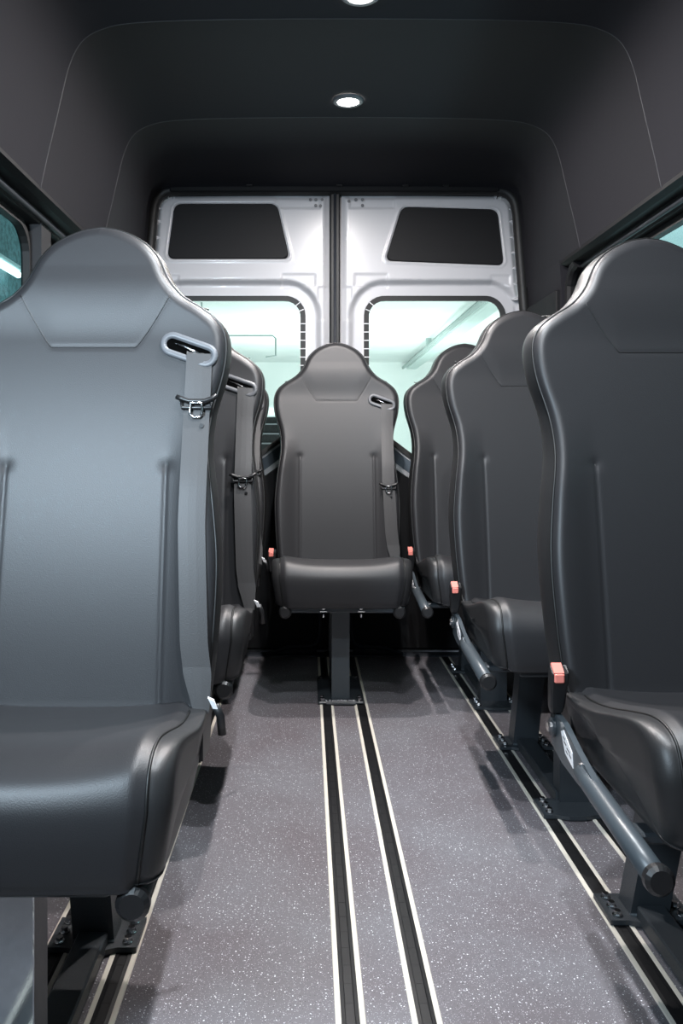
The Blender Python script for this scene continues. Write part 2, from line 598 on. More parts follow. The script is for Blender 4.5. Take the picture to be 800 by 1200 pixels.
    # bolts of the hinge plate by the centre line
    for x, z in holes:
        g = MB(); g.cyl(P(x, z, 0.0), (0, -1, 0), 0.0065, 0.004, 14, 0.001)
        g.build('bolt', M['plastic_grey'], o)
    # dark lower lining
    lp = [(0.03, 0.02), (0.03, 0.905), (0.105, 0.905), (0.135, 0.875), (0.34, 0.735), (0.40, 0.720), (0.80, 0.720), (0.82, 0.10), (0.81, 0.02)]
    g = MB()
    g.loft([[P(x, z, -0.005) for x, z in lp], [P(x, z, 0.022) for x, z in lp], [P(0.42 + (x - 0.42) * 0.975, 0.46 + (z - 0.46) * 0.975, 0.030) for x, z in lp]])
    g.build('lower_lining', M['trim'], o)
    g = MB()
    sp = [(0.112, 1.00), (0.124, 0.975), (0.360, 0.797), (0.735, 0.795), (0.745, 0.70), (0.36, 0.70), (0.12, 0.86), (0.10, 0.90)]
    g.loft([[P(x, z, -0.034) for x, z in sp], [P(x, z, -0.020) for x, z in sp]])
    g.build('window_sill', M['sill'], o)  # blue-grey strip below the window, darker than the door paint
    g = MB()
    e1 = catmull([(0.063, 0.18), (0.068, 0.09), (0.085, 0.048), (0.13, 0.036), (0.20, 0.034), (0.26, 0.015), (0.30, 0.003)], 6)
    g.tube([P(x, z, 0.034) for x, z in e1], 0.007, 8)
    g.loft([[P(x, z, d) for x, z in [(0.075, 0.003), (0.085, 0.045), (0.13, 0.034), (0.20, 0.032), (0.26, 0.013), (0.29, 0.003)]] for d in (0.024, 0.036)])
    g.build('sill_trim', M['trim_grey'], o, True)
    g = MB(); g.box(-0.025, 0.025, -0.006, 0.006, -0.008, 0.008, 0.003)
    g.build('catch', M['plastic'], o, loc=P(0.15, 0.018, 0.04))
    return o


# panel corners (distance from the centre line, height): slightly different press angle on each leaf
door(-1, 1, [(0.245, 1.930), (0.690, 1.930), (0.722, 1.690), (0.190, 1.690)], [(0.055, 1.945), (0.082, 1.945), (0.062, 1.918), (0.082, 1.920), (0.105, 1.945)])
door(+1, 2, [(0.285, 1.918), (0.700, 1.905), (0.728, 1.662), (0.212, 1.682)], [(0.060, 1.938), (0.090, 1.945), (0.118, 1.945), (0.118, 1.920)])
# centre seal and outer frame
b = MB(); b.box(-0.019, 0.025, YR - 0.020, YR + 0.04, 0.0, 1.975, 0.006)
sl = b.build('trim_5', M['rubber']); struct(sl)
b = MB(); b.tube([(0.003, YR - 0.021, 0.02), (0.003, YR - 0.021, 1.97)], 0.006, 8)
b.build('seal_bead', M['trim_grey'], sl, True)
b = MB()
pts = [(0.765 + (1.95 - z) * 0.075 + 0.008, z) for z in (0.0, 0.8, 1.5, 1.80, 1.875)]
pts += [(0.765 - 0.070 + 0.078 * math.cos(a), 1.902 + 0.078 * math.sin(a)) for a in np.radians([12, 30, 48, 66, 84])]
pts = pts + [(0.3, 1.984)]
full = pts + [(-x, z) for x, z in pts[::-1]]
b.tube([(x + 0.003, YR - 0.016, z) for x, z in full], 0.023, 10)
fr = b.build('trim_6', M['rubber'], smooth=True); struct(fr)
b = MB()
# header lip over the doors
b.box(-0.70, 0.70, YR - 0.045, YR + 0.06, 1.966, 2.03, 0.006)
o = b.build('header_lip', M['trim'], fr)
for x in (-0.36, 0.02, 0.30, 0.47):
    c = MB(); c.box(x - 0.012, x + 0.012, YR - 0.062, YR - 0.05, 1.986, 1.993, 0.002)
    c.build('clip', M['plastic'], fr)
b = MB(); b.box(-0.83, 0.83, YR - 0.06, YR + 0.03, -0.03, 0.006, 0.003)
struct(b.build('trim_7', M['trim_grey']))

# =================================================================== FLOOR RAILS


def rail(x, label):
    e = empty('floor_rail', (x, 0, 0))
    y0, y1 = 0.10, 3.585
    for s in (-1, 1):
        b = MB(); xc = s * 0.0185
        b.loft([[(xc - 0.005, y, 0.0), (xc - 0.005, y, 0.0012), (xc - 0.0035, y, 0.0026), (xc + 0.0035, y, 0.0026), (xc + 0.005, y, 0.0012), (xc + 0.005, y, 0.0)] for y in (y0, y1)])
        b.build('edge_strip', M['cream'], e)
    b = MB()
    b.loft([[(-0.0142, y, 0.0), (-0.0142, y, 0.0022), (-0.008, y, 0.0030), (-0.0068, y, 0.0012), (0.0068, y, 0.0012), (0.008, y, 0.0030), (0.0142, y, 0.0022), (0.0142, y, 0.0)] for y in (y0, y1)])
    for k in range(int((y1 - y0) / 0.05)):
        b.box(-0.0072, 0.0072, y0 + 0.05 * k, y0 + 0.05 * k + 0.010, 0.0011, 0.0015)
    b.build('channel', M['track'], e)
    tag(e, label, 'floor rail', 'seat rails let into the floor')
    return e


for x, lab in ((-0.553, 'black slotted floor rail with cream edges, outer one under the left seats'),
               (-0.433, 'black slotted floor rail with cream edges, inner one under the left seats'),
               (XR - 0.0585, 'black floor rail with cream edges down the aisle, left of the middle two'),
               (XR + 0.0585, 'black floor rail with cream edges down the aisle, right of the middle two'),
               (0.462, 'black slotted floor rail with cream edges, inner one under the right seats'),
               (0.582, 'black slotted floor rail with cream edges, outer one under the right seats')):
    rail(x, lab)

# =================================================================== SEAT
OUT = [(0.40, 0.212), (0.45, 0.222), (0.56, 0.233), (0.68, 0.237), (0.78, 0.228), (0.87, 0.216), (0.94, 0.220), (1.01, 0.238), (1.055, 0.244), (1.09, 0.241),
       (1.118, 0.226), (1.142, 0.196), (1.165, 0.160), (1.197, 0.133), (1.240, 0.112), (1.268, 0.088), (1.286, 0.060), (1.298, 0.030), (1.303, 0.0)]
oc = catmull(OUT, 24)
OZ, OH = oc[:, 0], np.maximum(oc[:, 1], 0)
OZ = np.maximum.accumulate(OZ + np.arange(len(OZ)) * 1e-9)


def hw(z):
    return np.interp(z, OZ, OH)


def Lz(ax):
    """height of the seam under the headrest insert"""
    t = np.clip((ax - 0.078) / 0.062, 0, 1)
    return 1.066 + 0.100 * (t ** 1.15)


def F0(z):
    t = (z - 0.45) / 0.85
    return 0.205 + 0.185 * t + 0.012 * np.sin(PI * np.clip(t * 1.1, 0, 1)) * -1.0


def Fs(x, z):
    x = np.asarray(x, float); z = np.asarray(z, float)
    ax = np.abs(x)
    y = F0(z).copy() if hasattr(F0(z), 'copy') else F0(z)
    y = y - 0.012 * sstep(1.08, 1.20, z)
    y = y - 0.010 * (ax / 0.22) ** 2
    fade = 1 - sstep(0.80, 0.98, z)
    y = y - 0.018 * sstep(0.138, 0.225, ax) * fade
    y = y + 0.0020 * np.exp(-((ax - 0.143) / 0.0032) ** 2) * (1 - sstep(0.845, 0.857, z)) + 0.0025 * np.exp(-((ax - 0.143) ** 2 + (z - 0.85) ** 2) / 0.012 ** 2)
    d = (z - Lz(ax)) * 0.75
    y = y - 0.0015 * sstep(0.0, 0.06, d) + 0.0010 * np.exp(-(d / 0.0026) ** 2) * (ax < 0.16)
    return y


def Fx(x, z):
    return float(Fs(x, z))


def make_backrest(root):
    z_lo = np.linspace(0.40, 1.24, 215)
    t = np.linspace(0, 1, 34)[1:]
    z_hi = 1.24 + (1.3028 - 1.24) * np.sin(t * PI / 2)
    zr = np.concatenate([z_lo, z_hi])
    nf = 131
    # concentrate columns evenly
    U = np.linspace(-1, 1, nf)
    H = np.maximum(hw(zr), 0.002)
    X = U[None, :] * H[:, None]; Z = np.repeat(zr[:, None], nf, 1)
    # distance to the outline
    zd = np.concatenate([np.linspace(0.36, 1.27, 900), 1.27 + 0.033 * np.sin(np.linspace(0, PI / 2, 160))]); hd = hw(zd)
    hd[zd < 0.40] = hw(0.40)
    ol = np.concatenate([np.stack([hd, zd], 1), np.stack([-hd, zd], 1)])
    P = np.stack([X.ravel(), Z.ravel()], 1)
    D = np.full(len(P), 9.0)
    for s in range(0, len(P), 3000):
        q = P[s:s + 3000]
        D[s:s + 3000] = np.sqrt(((q[:, None, :] - ol[None]) ** 2).sum(2)).min(1)
    D = D.reshape(X.shape)
    D[:, 0] = 0; D[:, -1] = 0
    r = 0.020
    dd = np.clip(r - D, 0, r)
    Yf = Fs(X, Z) + (r - np.sqrt(np.maximum(r * r - dd * dd, 0)))
    n_side = 9; T = 0.092
    # side columns + back columns
    rows = []
    for i, z in enumerate(zr):
        h = H[i]
        front = [(X[i, j], Yf[i, j], z) for j in range(nf)]
        yb = F0(z) + T + 0.01
        yr_, yl_ = Yf[i, -1], Yf[i, 0]
        side = []
        for k in range(1, n_side + 1):
            tt = k / (n_side + 1)
            bulge = 0.008 * math.sin(PI * min(1, tt * 1.0)) * min(1, h / 0.03)
            side.append((h + bulge - 0.004 * tt, yr_ + (yb - yr_) * tt, z))
        back = []
        for k in range(17):
            u = 1 - 2 * k / 16
            back.append((u * max(h - 0.006, 0.001), yb + 0.018 * (1 - u ** 4), z))
        sideL = [(-x, y, z) for x, y, z in side[::-1]]
        rows.append(front + side + back + sideL)
    n = len(rows[0])
    V = [p for q in rows for p in q]; Fc = []; mi = []
    for i in range(len(rows) - 1):
        for j in range(n):
            k = (j + 1) % n
            Fc.append((i * n + j, i * n + k, (i + 1) * n + k, (i + 1) * n + j))
            mi.append(0 if j < nf - 1 else 1)
    Fc.append(tuple(range(n))[::-1]); Fc.append(tuple((len(rows) - 1) * n + j for j in range(n))); mi += [1, 1]
    o = link_mesh('backrest', V, Fc, M['leather'], root, True)
    o.data.materials.append(M['leather_side'])
    o.data.polygons.foreach_set('material_index', mi)
    # piping along the front edge
    idx = range(6, len(zr) - 1, 3)
    pts = [(-H[i] - 0.0005, Yf[i, 0], zr[i]) for i in idx] + [(H[i] + 0.0005, Yf[i, -1], zr[i]) for i in reversed(list(idx))]
    b = MB(); b.tube(pts, 0.0030, 8)
    b.build('piping', M['piping'], o, True)
    # seam of the headrest insert, crease stitches and side seam
    b = MB()
    xs = np.linspace(-0.139, 0.139, 70)
    b.tube([(x, Fx(x, Lz(abs(x))) - 0.0001, float(Lz(abs(x)))) for x in xs], 0.0011, 6)
    b.build('seam', M['piping'], o, True)
    for s in (-1, 1):
        b = MB(); b.tube([(s * 0.143, Fx(s * 0.143, z) + 0.0007, z) for z in np.linspace(0.46, 0.852, 40)], 0.0008, 6)
        b.build('crease', M['piping'], o, True)
        b = MB()
        z = 1.142
        b.tube([(s * (hw(z) + 0.004 * math.sin(PI * t) + 0.0035), Fx(hw(z), z) + 0.02 + (T - 0.012) * t, z + 0.01 * t) for t in np.linspace(0, 1, 8)], 0.0015, 6)
        b.build('side_seam', M['piping'], o, True)
    return o


def cushion_profile():
    P = [(0.215, 0.445), (0.12, 0.452), (0.02, 0.470), (-0.07, 0.492), (-0.145, 0.508), (-0.195, 0.508), (-0.230, 0.494), (-0.249, 0.465), (-0.254, 0.430), (-0.251, 0.390), (-0.243, 0.362), (-0.226, 0.350),
         (-0.12, 0.346), (0.0, 0.345), (0.12, 0.346), (0.205, 0.350), (0.222, 0.366), (0.224, 0.425)]
    return catmull(P, 6, closed=True)


def make_cushion(root):
    pr = cushion_profile()
    c = pr.mean(0)
    c = np.array([-0.02, 0.425])
    n = len(pr)
    tan = np.roll(pr, -1, 0) - np.roll(pr, 1, 0)
    nor = np.stack([-tan[:, 1], tan[:, 0]], 1)
    nor /= np.linalg.norm(nor, axis=1)[:, None] + 1e-9
    if np.dot(nor[10], pr[10] - c) < 0: nor = -nor

    def width(p):
        y, z = p
        w = 0.204
        w *= 1 - 0.06 * float(sstep(0.44, 0.36, np.array(z)) if False else np.clip((0.45 - z) / 0.09, 0, 1))
        w *= 1 - 0.03 * np.clip((y - 0.05) / 0.17, 0, 1)
        return w
    secs = []
    r = 0.020
    us = np.linspace(-1, 1, 41)
    W = np.array([width(p) for p in pr])

    def ring_at(u, k=None, s=1):
        pts = []
        for i in range(n):
            p = pr[i]; w = W[i]
            if k is None:
                x = u * w
                e = max(0.0, abs(x) - (w - r))
                off = r - math.sqrt(max(r * r - e * e, 0))
                q = p - nor[i] * off * 0.55
                top = max(0, nor[i][1])
                z = q[1] + top * (0.016 * abs(u) ** 3 - 0.006)
                front = max(0, -nor[i][0])
                y = q[0] - front * (0.006 * (1 - u * u))
                pts.append((x, y, z))
            else:
                p0 = p - nor[i] * r * 0.55
                top = max(0, nor[i][1])
                p0 = np.array([p0[0], p0[1] + top * 0.010])
                if k <= 0.5:
                    an = PI / 2 * k / 0.5
                    sc = 1 - (1 - math.cos(an)) * 0.13; bx = 0.030 * math.sin(an)
                else:
                    sc = 0.87 * (1 - (k - 0.5) / 0.5); bx = 0.030 + 0.003 * (k - 0.5)
                q = c + (p0 - c) * sc
                x = s * (w + bx)
                pts.append((x, q[0], q[1]))
        return pts
    ks = [0.07, 0.14, 0.22, 0.31, 0.40, 0.5, 0.58, 0.7, 0.85, 0.985]
    secs = [ring_at(0, k, -1) for k in ks[::-1]] + [ring_at(u) for u in us] + [ring_at(0, k, 1) for k in ks]
    b = MB(); b.loft(secs)
    V, Fc = b.v, b.f
    o = link_mesh('seat_cushion', V, Fc, M['leather'], root, True)
    o.data.materials.append(M['leather_side'])
    nk = len(ks); total = len(secs) - 1
    mi = []
    for i in range(total):
        mi += [1 if (i < nk or i >= total - nk) else 0] * n
    mi += [1, 1]
    o.data.polygons.foreach_set('material_index', mi)
    for s in (-1, 1):
        b = MB()
        pts = [q for q in ring_at(s)]
        a = 4; e_ = 11 * 6
        b.tube([(p[0] + s * 0.0015, p[1] - 0.0005, p[2] + 0.0005) for p in pts[a:e_]], 0.0022, 6)
        b.build('piping', M['piping'], o, True)
    return o


def stadium(L_, H_, n=10):
    r = H_ / 2; a = L_ / 2 - r; out = []
    for k in range(n + 1):
        t = -PI / 2 + PI * k / n
        out.append((a + r * math.cos(t), r * math.sin(t)))
    for k in range(n + 1):
        t = PI / 2 + PI * k / n
        out.append((-a + r * math.cos(t), r * math.sin(t)))
    return out


def belt_x(z):
    return float(np.interp(z, [0.45, 0.55, 0.75, 0.95, 1.04, 1.06], [0.218, 0.204, 0.195, 0.196, 0.198, 0.198]))


def belt_y(z, x=None, wv=0.023):
    x = belt_x(z) if x is None else x
    return min(Fx(x - wv, z), Fx(x, z), Fx(min(x + wv, float(hw(z)) - 0.02), z)) - 0.004


def make_belt(root, ztong, proto=None):
    b = MB()
    zs = list(np.linspace(1.052, 0.44, 60))
    front = []
    for z in zs:
        x = belt_x(z); y = belt_y(z); w = 0.0235
        if z < 0.50: w = 0.0235 * (0.55 + 0.45 * (z - 0.44) / 0.06)
        front.append([(x - w, y - 0.0008, z), (x - w, y + 0.0008, z), (x - w * 0.3, y + 0.0010, z), (x + w * 0.3, y + 0.0010, z), (x + w, y + 0.0008, z), (x + w, y - 0.0008, z), (x + w * 0.3, y - 0.0014, z), (x - w * 0.3, y - 0.0014, z)])
    # the lip curling into the slot
    y = belt_y(1.052)
    x = belt_x(1.052)
    front.insert(0, [(px, py + 0.014, pz + 0.010 - (px - x) * 0.25) for px, py, pz in front[0]])
    b.loft(front)
    belt = b.build('seat_belt', M['belt'], root)
    belt['label'] = 'grey webbing seat belt'
    # tongue
    z = ztong; x = belt_x(z); y = belt_y(z) - 0.004
    b = MB()
    b.tube([(x - 0.036, y - 0.001, z + 0.007), (x - 0.028, y - 0.003, z + 0.004), (x - 0.014, y - 0.005, z - 0.001), (x + 0.014, y - 0.005, z - 0.001), (x + 0.028, y - 0.003, z + 0.004), (x + 0.036, y - 0.001, z + 0.009)], 0.0058, 10, flat=0.8)
    b.tube([(x - 0.028, y - 0.001, z + 0.002), (x - 0.026, y - 0.004, z - 0.013), (x + 0.026, y - 0.004, z - 0.013), (x + 0.028, y - 0.001, z + 0.002)], 0.0036, 8)
    tg = b.build('belt_tongue', M['plastic'], belt, True)
    b = MB()
    b.tube([(x - 0.010, y - 0.009, z - 0.004), (x - 0.011, y - 0.010, z - 0.024), (x - 0.006, y - 0.010, z - 0.030), (x + 0.006, y - 0.010, z - 0.030), (x + 0.011, y - 0.010, z - 0.024), (x + 0.010, y - 0.009, z - 0.004)], 0.0026, 8, closed=True)
    b.build('latch_plate', M['chrome'], belt, True)
    b = MB(); b.cyl((x + 0.010, belt_y(z - 0.045) - 0.002, z - 0.045), (0, -1, 0), 0.004, 0.003, 12)
    b.build('belt_stop', M['plastic'], belt)
    return belt


def make_slot(root):
    cx, cz, an = 0.178, 1.060, math.radians(-20)
    ca, sa = math.cos(an), math.sin(an)

    def place(pts, dy):
        out = []
        for u, v in pts:
            x = cx + u * ca - v * sa; z = cz + u * sa + v * ca
            xx = min(x, float(hw(z)) - 0.016)
            out.append((x, Fx(xx, z) + dy, z))
        return out
    outer = stadium(0.112, 0.046); mid = stadium(0.106, 0.040); inn = stadium(0.088, 0.021)
    b = MB(); b.loft([place(outer, 0.004), place(outer, -0.004), place(mid, -0.0075), place(inn, -0.0065), place(inn, 0.004)], cap=False)
    o = b.build('belt_guide', M['plastic_grey'], root, True)
    o['label'] = 'grey oval belt guide at the shoulder'
    b = MB(); b.loft([place(inn, 0.004), place(inn, -0.0045)])
    b.build('guide_dark_cap', M['slot_dark'], o)  # solid black cap, the dark of the slot put into its colour
    b = MB(); pl = place([(-0.030, 0.003), (-0.010, 0.003), (0.006, 0.001), (0.022, 0.0)], -0.0045)
    b.tube(pl, [0.0012, 0.0022, 0.0026, 0.0012], 6)
    b.build('guide_pin', M['chrome'], o, True)
    return o


def make_buckle(root, x=-0.247):
    b = MB()
    # tapered casing, leaning slightly outward and forward
    secs = []
    for t, w, d in ((0, 0.010, 0.008), (0.12, 0.013, 0.010), (0.55, 0.0155, 0.0115), (0.95, 0.0165, 0.0125), (1.0, 0.0150, 0.0115)):
        z = 0.415 + 0.085 * t; y0 = 0.175 - 0.020 * t
        secs.append([(x + w * sx * 0.95, y0 + d * sy, z - 0.010 * (sy < 0) * (t > 0.9)) for sx, sy in ((-1, -0.7), (-0.75, -1), (0.75, -1), (1, -0.7), (1, 0.7), (0.75, 1), (-0.75, 1), (-1, 0.7))])
    b.loft(secs)
    o = b.build('buckle', M['plastic'], root)
    b = MB()
    b.loft([[(x - 0.0125, 0.1445, 0.4885), (x + 0.0060, 0.1445, 0.4885), (x + 0.0060, 0.1645, 0.5015), (x - 0.0125, 0.1645, 0.5015)],
            [(x - 0.0118, 0.1430, 0.4915), (x + 0.0055, 0.1430, 0.4915), (x + 0.0055, 0.1630, 0.5045), (x - 0.0118, 0.1630, 0.5045)]])
    # front face of the button
    b.box(x - 0.0118, x + 0.0055, 0.1395, 0.146, 0.474, 0.4905, 0.002)
    q = b.build('release_button', M['red'], o)
    q['label'] = 'red release button'
    b = MB(); b.tube([(x, 0.178, 0.42), (x + 0.003, 0.190, 0.395), (x + 0.004, 0.196, 0.372)], 0.008, 8, flat=0.5)
    b.build('stalk', M['plastic'], o, True)
    return o


def make_side_bar(root, s, lab=True):
    x = s * 0.242
    zc = lambda y: 0.334 + (y + 0.25) * 0.082
    b = MB()
    ysb = [0.04, 0.0, -0.12, -0.245]
    b.tube([(x, y, zc(y)) for y in ysb], 0.0165, 14)
    o = b.build('side_bar', M['steel_bar'], root, True)
    b = MB()
    pl = [(-0.02, zc(-0.02) - 0.015), (-0.02, zc(-0.02) + 0.016), (0.06, zc(0.06) + 0.028), (0.13, 0.408), (0.185, 0.412), (0.205, 0.392), (0.200, 0.350), (0.14, 0.338), (0.06, 0.335)]
    b.prism([(p[0], p[1]) for p in pl], x - 0.005, x + 0.005, 'x')
    b.build('hinge_plate', M['steel_bar'], o)
    o['label'] = 'grey steel bar under the side of the cushion'
    b = MB(); b.cyl((x, -0.243, zc(-0.245)), (0, -1, 0.08), 0.0195, 0.020, 20, 0.005)
    b.build('end_cap', M['plastic'], o)
    b = MB(); b.cyl((x + s * 0.004, 0.185, 0.385), (s, 0, 0), 0.017, 0.008, 18, 0.002)
    b.build('pivot', M['steel'], o)
    b = MB(); b.cyl((x + s * 0.011, 0.185, 0.385), (s, 0, 0), 0.009, 0.006, 6)
    b.build('bolt', M['chrome'], o)
    b = MB(); b.cyl((x + s * 0.003, 0.035, zc(0.035) + 0.014), (s, 0, 0), 0.005, 0.005, 8)
    b.build('bolt', M['chrome'], o)
    if lab and s < 0:
        lp = [(0.075, 0.352), (0.118, 0.362), (0.142, 0.392), (0.128, 0.398), (0.080, 0.376)]
        b = MB(); b.prism(lp, x + s * 0.0052, x + s * 0.0060, 'x')
        q = b.build('sticker', M['label'], o); q['label'] = 'white printed sticker'
        b = MB()
        for (y, z, w) in ((0.090, 0.366, 0.012), (0.100, 0.372, 0.016), (0.108, 0.366, 0.010), (0.118, 0.378, 0.014), (0.124, 0.385, 0.010)):
            b.prism([(y - w / 2, z - 0.0018), (y + w / 2, z + 0.001), (y + w / 2, z + 0.0035), (y - w / 2, z + 0.001)], x + s * 0.0060, x + s * 0.0063, 'x')
        b.build('print', M['ink'], q)
    return o


def make_under_bar(root, s):
    x = s * 0.188
    b = MB(); b.tube([(x, 0.19, 0.348), (x, 0.0, 0.346), (x, -0.222, 0.340)], 0.017, 14)
    o = b.build('under_bar', M['steel'], root, True)
    b = MB(); b.cyl((x, -0.220, 0.339), (0, -1, 0), 0.021, 0.020, 20, 0.006)
    b.build('end_cap', M['plastic'], o)


def make_anchor(root):
    x, y = 0.238, 0.165
    b = MB()
    b.loft([[(x - 0.006, y - 0.012, 0.470), (x + 0.004, y - 0.014, 0.466), (x + 0.010, y - 0.012, 0.452), (x + 0.002, y - 0.010, 0.452)],
            [(x - 0.006, y - 0.009, 0.472), (x + 0.004, y - 0.011, 0.468), (x + 0.010, y - 0.009, 0.454), (x + 0.002, y - 0.007, 0.454)]])
    o = b.build('belt_anchor', M['label'], root); o['label'] = 'white belt anchor tab'
    b = MB(); b.tube([(x + 0.006, y - 0.008, 0.458), (x + 0.014, y - 0.005, 0.438), (x + 0.016, y + 0.004, 0.405)], 0.007, 8, flat=0.5)
    b.build('anchor_strap', M['plastic'], o, True)
    return o


def bolt_mb(x, y, z):
    b = MB(); b.cyl((x, y, z), (0, 0, 1), 0.0095, 0.003, 16, 0.001); b.cyl((x, y, z + 0.003), (0, 0, 1), 0.0065, 0.007, 6)
    return b


def make_base_side(root, dx, x0, sheet):
    """pedestal of the side seats: front leg, rear post, spine and two cross plates on the rails"""
    b = MB()
    b.box(-0.16, 0.16, -0.215, 0.20, 0.335, 0.352, 0.005)
    b.box(x0, 0.19, 0.11, 0.15, 0.340, 0.356, 0.004)
    b.box(x0, 0.19, -0.15, -0.11, 0.330, 0.346, 0.004)
    b.build('seat_pan', M['steel'], root)
    b = MB()
    w = 0.036
    b.loft([[(-w + dx * t, 0.235 + 0.02 * t, z), (w + dx * t, 0.235 + 0.02 * t, z), (w + dx * t, 0.295 + 0.02 * t, z), (-w + dx * t, 0.295 + 0.02 * t, z)] for z, t in ((0.325, 0), (0.010, 1))])
    b.box(-0.12, 0.12, 0.18, 0.30, 0.318, 0.338, 0.004)
    b.build('leg', M['steel'], root)
    b = MB()
    w = 0.045
    b.loft([[(-w, ya, z), (w, ya, z), (w, ya + 0.055, z), (-w, ya + 0.055, z)] for z, ya in ((0.335, -0.150), (0.010, -0.150))])
    lg = b.build('leg', M['steel'], root)
    if sheet == 'leg_sheet':
        b = MB(); b.box(-w, w, -0.1535, -0.1495, 0.014, 0.332, 0.001)
        b.build('face_plate', M[sheet], lg)['label'] = 'glossy front face reflecting the floor'
    for yc in (0.285, -0.175):
        b = MB(); xc = dx
        b.prism([(xc - 0.078, yc - 0.048), (xc - 0.045, yc - 0.048), (xc - 0.02, yc - 0.058), (xc + 0.02, yc - 0.058), (xc + 0.045, yc - 0.048), (xc + 0.078, yc - 0.048),
                 (xc + 0.078, yc + 0.048), (xc - 0.078, yc + 0.048)], 0.0035, 0.0125, 'z')
        b.build('base_plate', M['steel'], root)
        for s in (-1, 1):
            for k in (-1, 0, 1):
                bolt_mb(xc + s * 0.060, yc + k * 0.031, 0.0125).build('bolt', M['chrome'], root)
    b = MB(); b.box(dx - 0.026, dx + 0.026, -0.14, 0.25, 0.004, 0.034, 0.003)
    b.build('spine', M['steel'], root)
    # weld bead at the foot of the rear post
    b = MB(); b.tube([(dx - 0.036, 0.254, 0.013), (dx + 0.036, 0.254, 0.013)], 0.004, 6)
    b.build('weld', M['steel_bar'], root, True)


def make_base_mid(root):
    b = MB()
    b.box(-0.17, 0.17, -0.20, 0.20, 0.338, 0.354, 0.005)
    b.box(-0.205, 0.205, -0.228, -0.200, 0.336, 0.358, 0.004)
    b.build('seat_pan', M['steel_bar'], root)
    b = MB(); w = 0.031
    b.loft([[(-w, -0.085, z), (w, -0.085, z), (w, -0.025, z), (-w, -0.025, z)] for z in (0.338, 0.010)])
    b.box(-0.11, 0.11, -0.10, 0.0, 0.322, 0.340, 0.004)
    b.build('leg', M['steel_bar'], root)
    b = MB(); w = 0.033
    b.loft([[(-w, 0.14, z), (w, 0.14, z), (w, 0.19, z), (-w, 0.19, z)] for z in (0.338, 0.010)])
    b.build('leg', M['steel'], root)
    b = MB(); b.box(-0.079, 0.079, -0.125, 0.21, 0.0035, 0.0125, 0.003)
    b.box(-0.05, 0.05, -0.132, -0.123, 0.0035, 0.011, 0.001)
    bp = b.build('base_plate', M['steel'], root)
    for s in (-1, 1):
        for y in (-0.112, -0.085, 0.17):
            bolt_mb(s * 0.0635, y, 0.0125).build('bolt', M['chrome'], root)
        # clamp brackets under the front edge
        b = MB(); x = s * 0.062
        b.box(x - 0.013, x + 0.013, -0.238, -0.226, 0.3400, 0.3455, 0.001)
        b.cyl((x, -0.226, 0.3535), (0, -1, 0), 0.0065, 0.009, 6)
        b.box(x - 0.003, x + 0.003, -0.236, -0.226, 0.322, 0.333, 0.001)
        b.build('clamp', M['chrome'], root)
    # stamped lettering on the base plate
    c = bpy.data.curves.new('lettering', 'FONT'); c.body = '[ SWARC NS.'; c.size = 0.018; c.extrude = 0.0003; c.align_x = 'CENTER'
    c.materials.append(M['label'])
    tmp = bpy.data.objects.new('lettering_curve', c); COL.objects.link(tmp)
    bpy.context.view_layer.update()
    me = bpy.data.meshes.new_from_object(tmp.evaluated_get(bpy.context.evaluated_depsgraph_get()))
    bpy.data.objects.remove(tmp)
    t = bpy.data.objects.new('lettering', me); COL.objects.link(t)
    t.location = (0.0, -0.114, 0.0130); t.parent = bp


def make_seat():
    root = empty('passenger_seat')
    make_backrest(root)
    make_cushion(root)
    make_slot(root)
    make_buckle(root)
    make_anchor(root)
    # recliner cover between cushion and backrest
    for s in (-1, 1):
        b = MB(); b.prism([(0.17, 0.36), (0.17, 0.42), (0.215, 0.50), (0.29, 0.50), (0.30, 0.40), (0.27, 0.35)], s * 0.200, s * 0.222, 'x')
        b.build('hinge_cover', M['plastic'], root)
    return root


proto = make_seat()
seats = [
    ('L', -0.510, 1.245, 0.965, 0.02, 'black high-back seat, front one of the left row, its grey belt in full view'),
    ('L', -0.490, 2.140, 0.800, 0.00, 'black high-back seat, middle one of the left row, mostly hidden by the seat ahead'),
    ('L', -0.518, 3.040, 0.790, 0.01, 'black high-back seat, rearmost of the left row beside the rear door window'),
    ('C', 0.000, 3.040, 0.738, 0.00, 'black high-back seat on a single post in the middle of the aisle'),
    ('R', 0.570, 1.330, 0.850, -0.05, 'black high-back seat at the front of the right row, cut by the picture edge'),
    ('R', 0.548, 2.240, 0.800, -0.026, 'black high-back seat, second of the three in the right row'),
    ('R', 0.525, 3.080, 0.790, -0.003, 'black high-back seat, smallest and rearmost of the right row beside the rear window'),
]
for i, (kind, x, y, zt, dx, lab) in enumerate(seats):
    o = proto if i == 0 else copy_tree(proto)
    o.location = (x, y, 0)
    tag(o, lab, 'seat', 'passenger seats')
    seats[i] = (o, kind, zt, dx)
for o, kind, zt, dx in seats:
    make_belt(o, zt)
    make_under_bar(o, 1)
    if kind == 'R': make_side_bar(o, -1)
    else: make_under_bar(o, -1)
    if kind == 'C': make_base_mid(o)
    else: make_base_side(o, dx, -0.235 if kind == 'R' else -0.19, 'leg_sheet' if o is proto else 'steel')

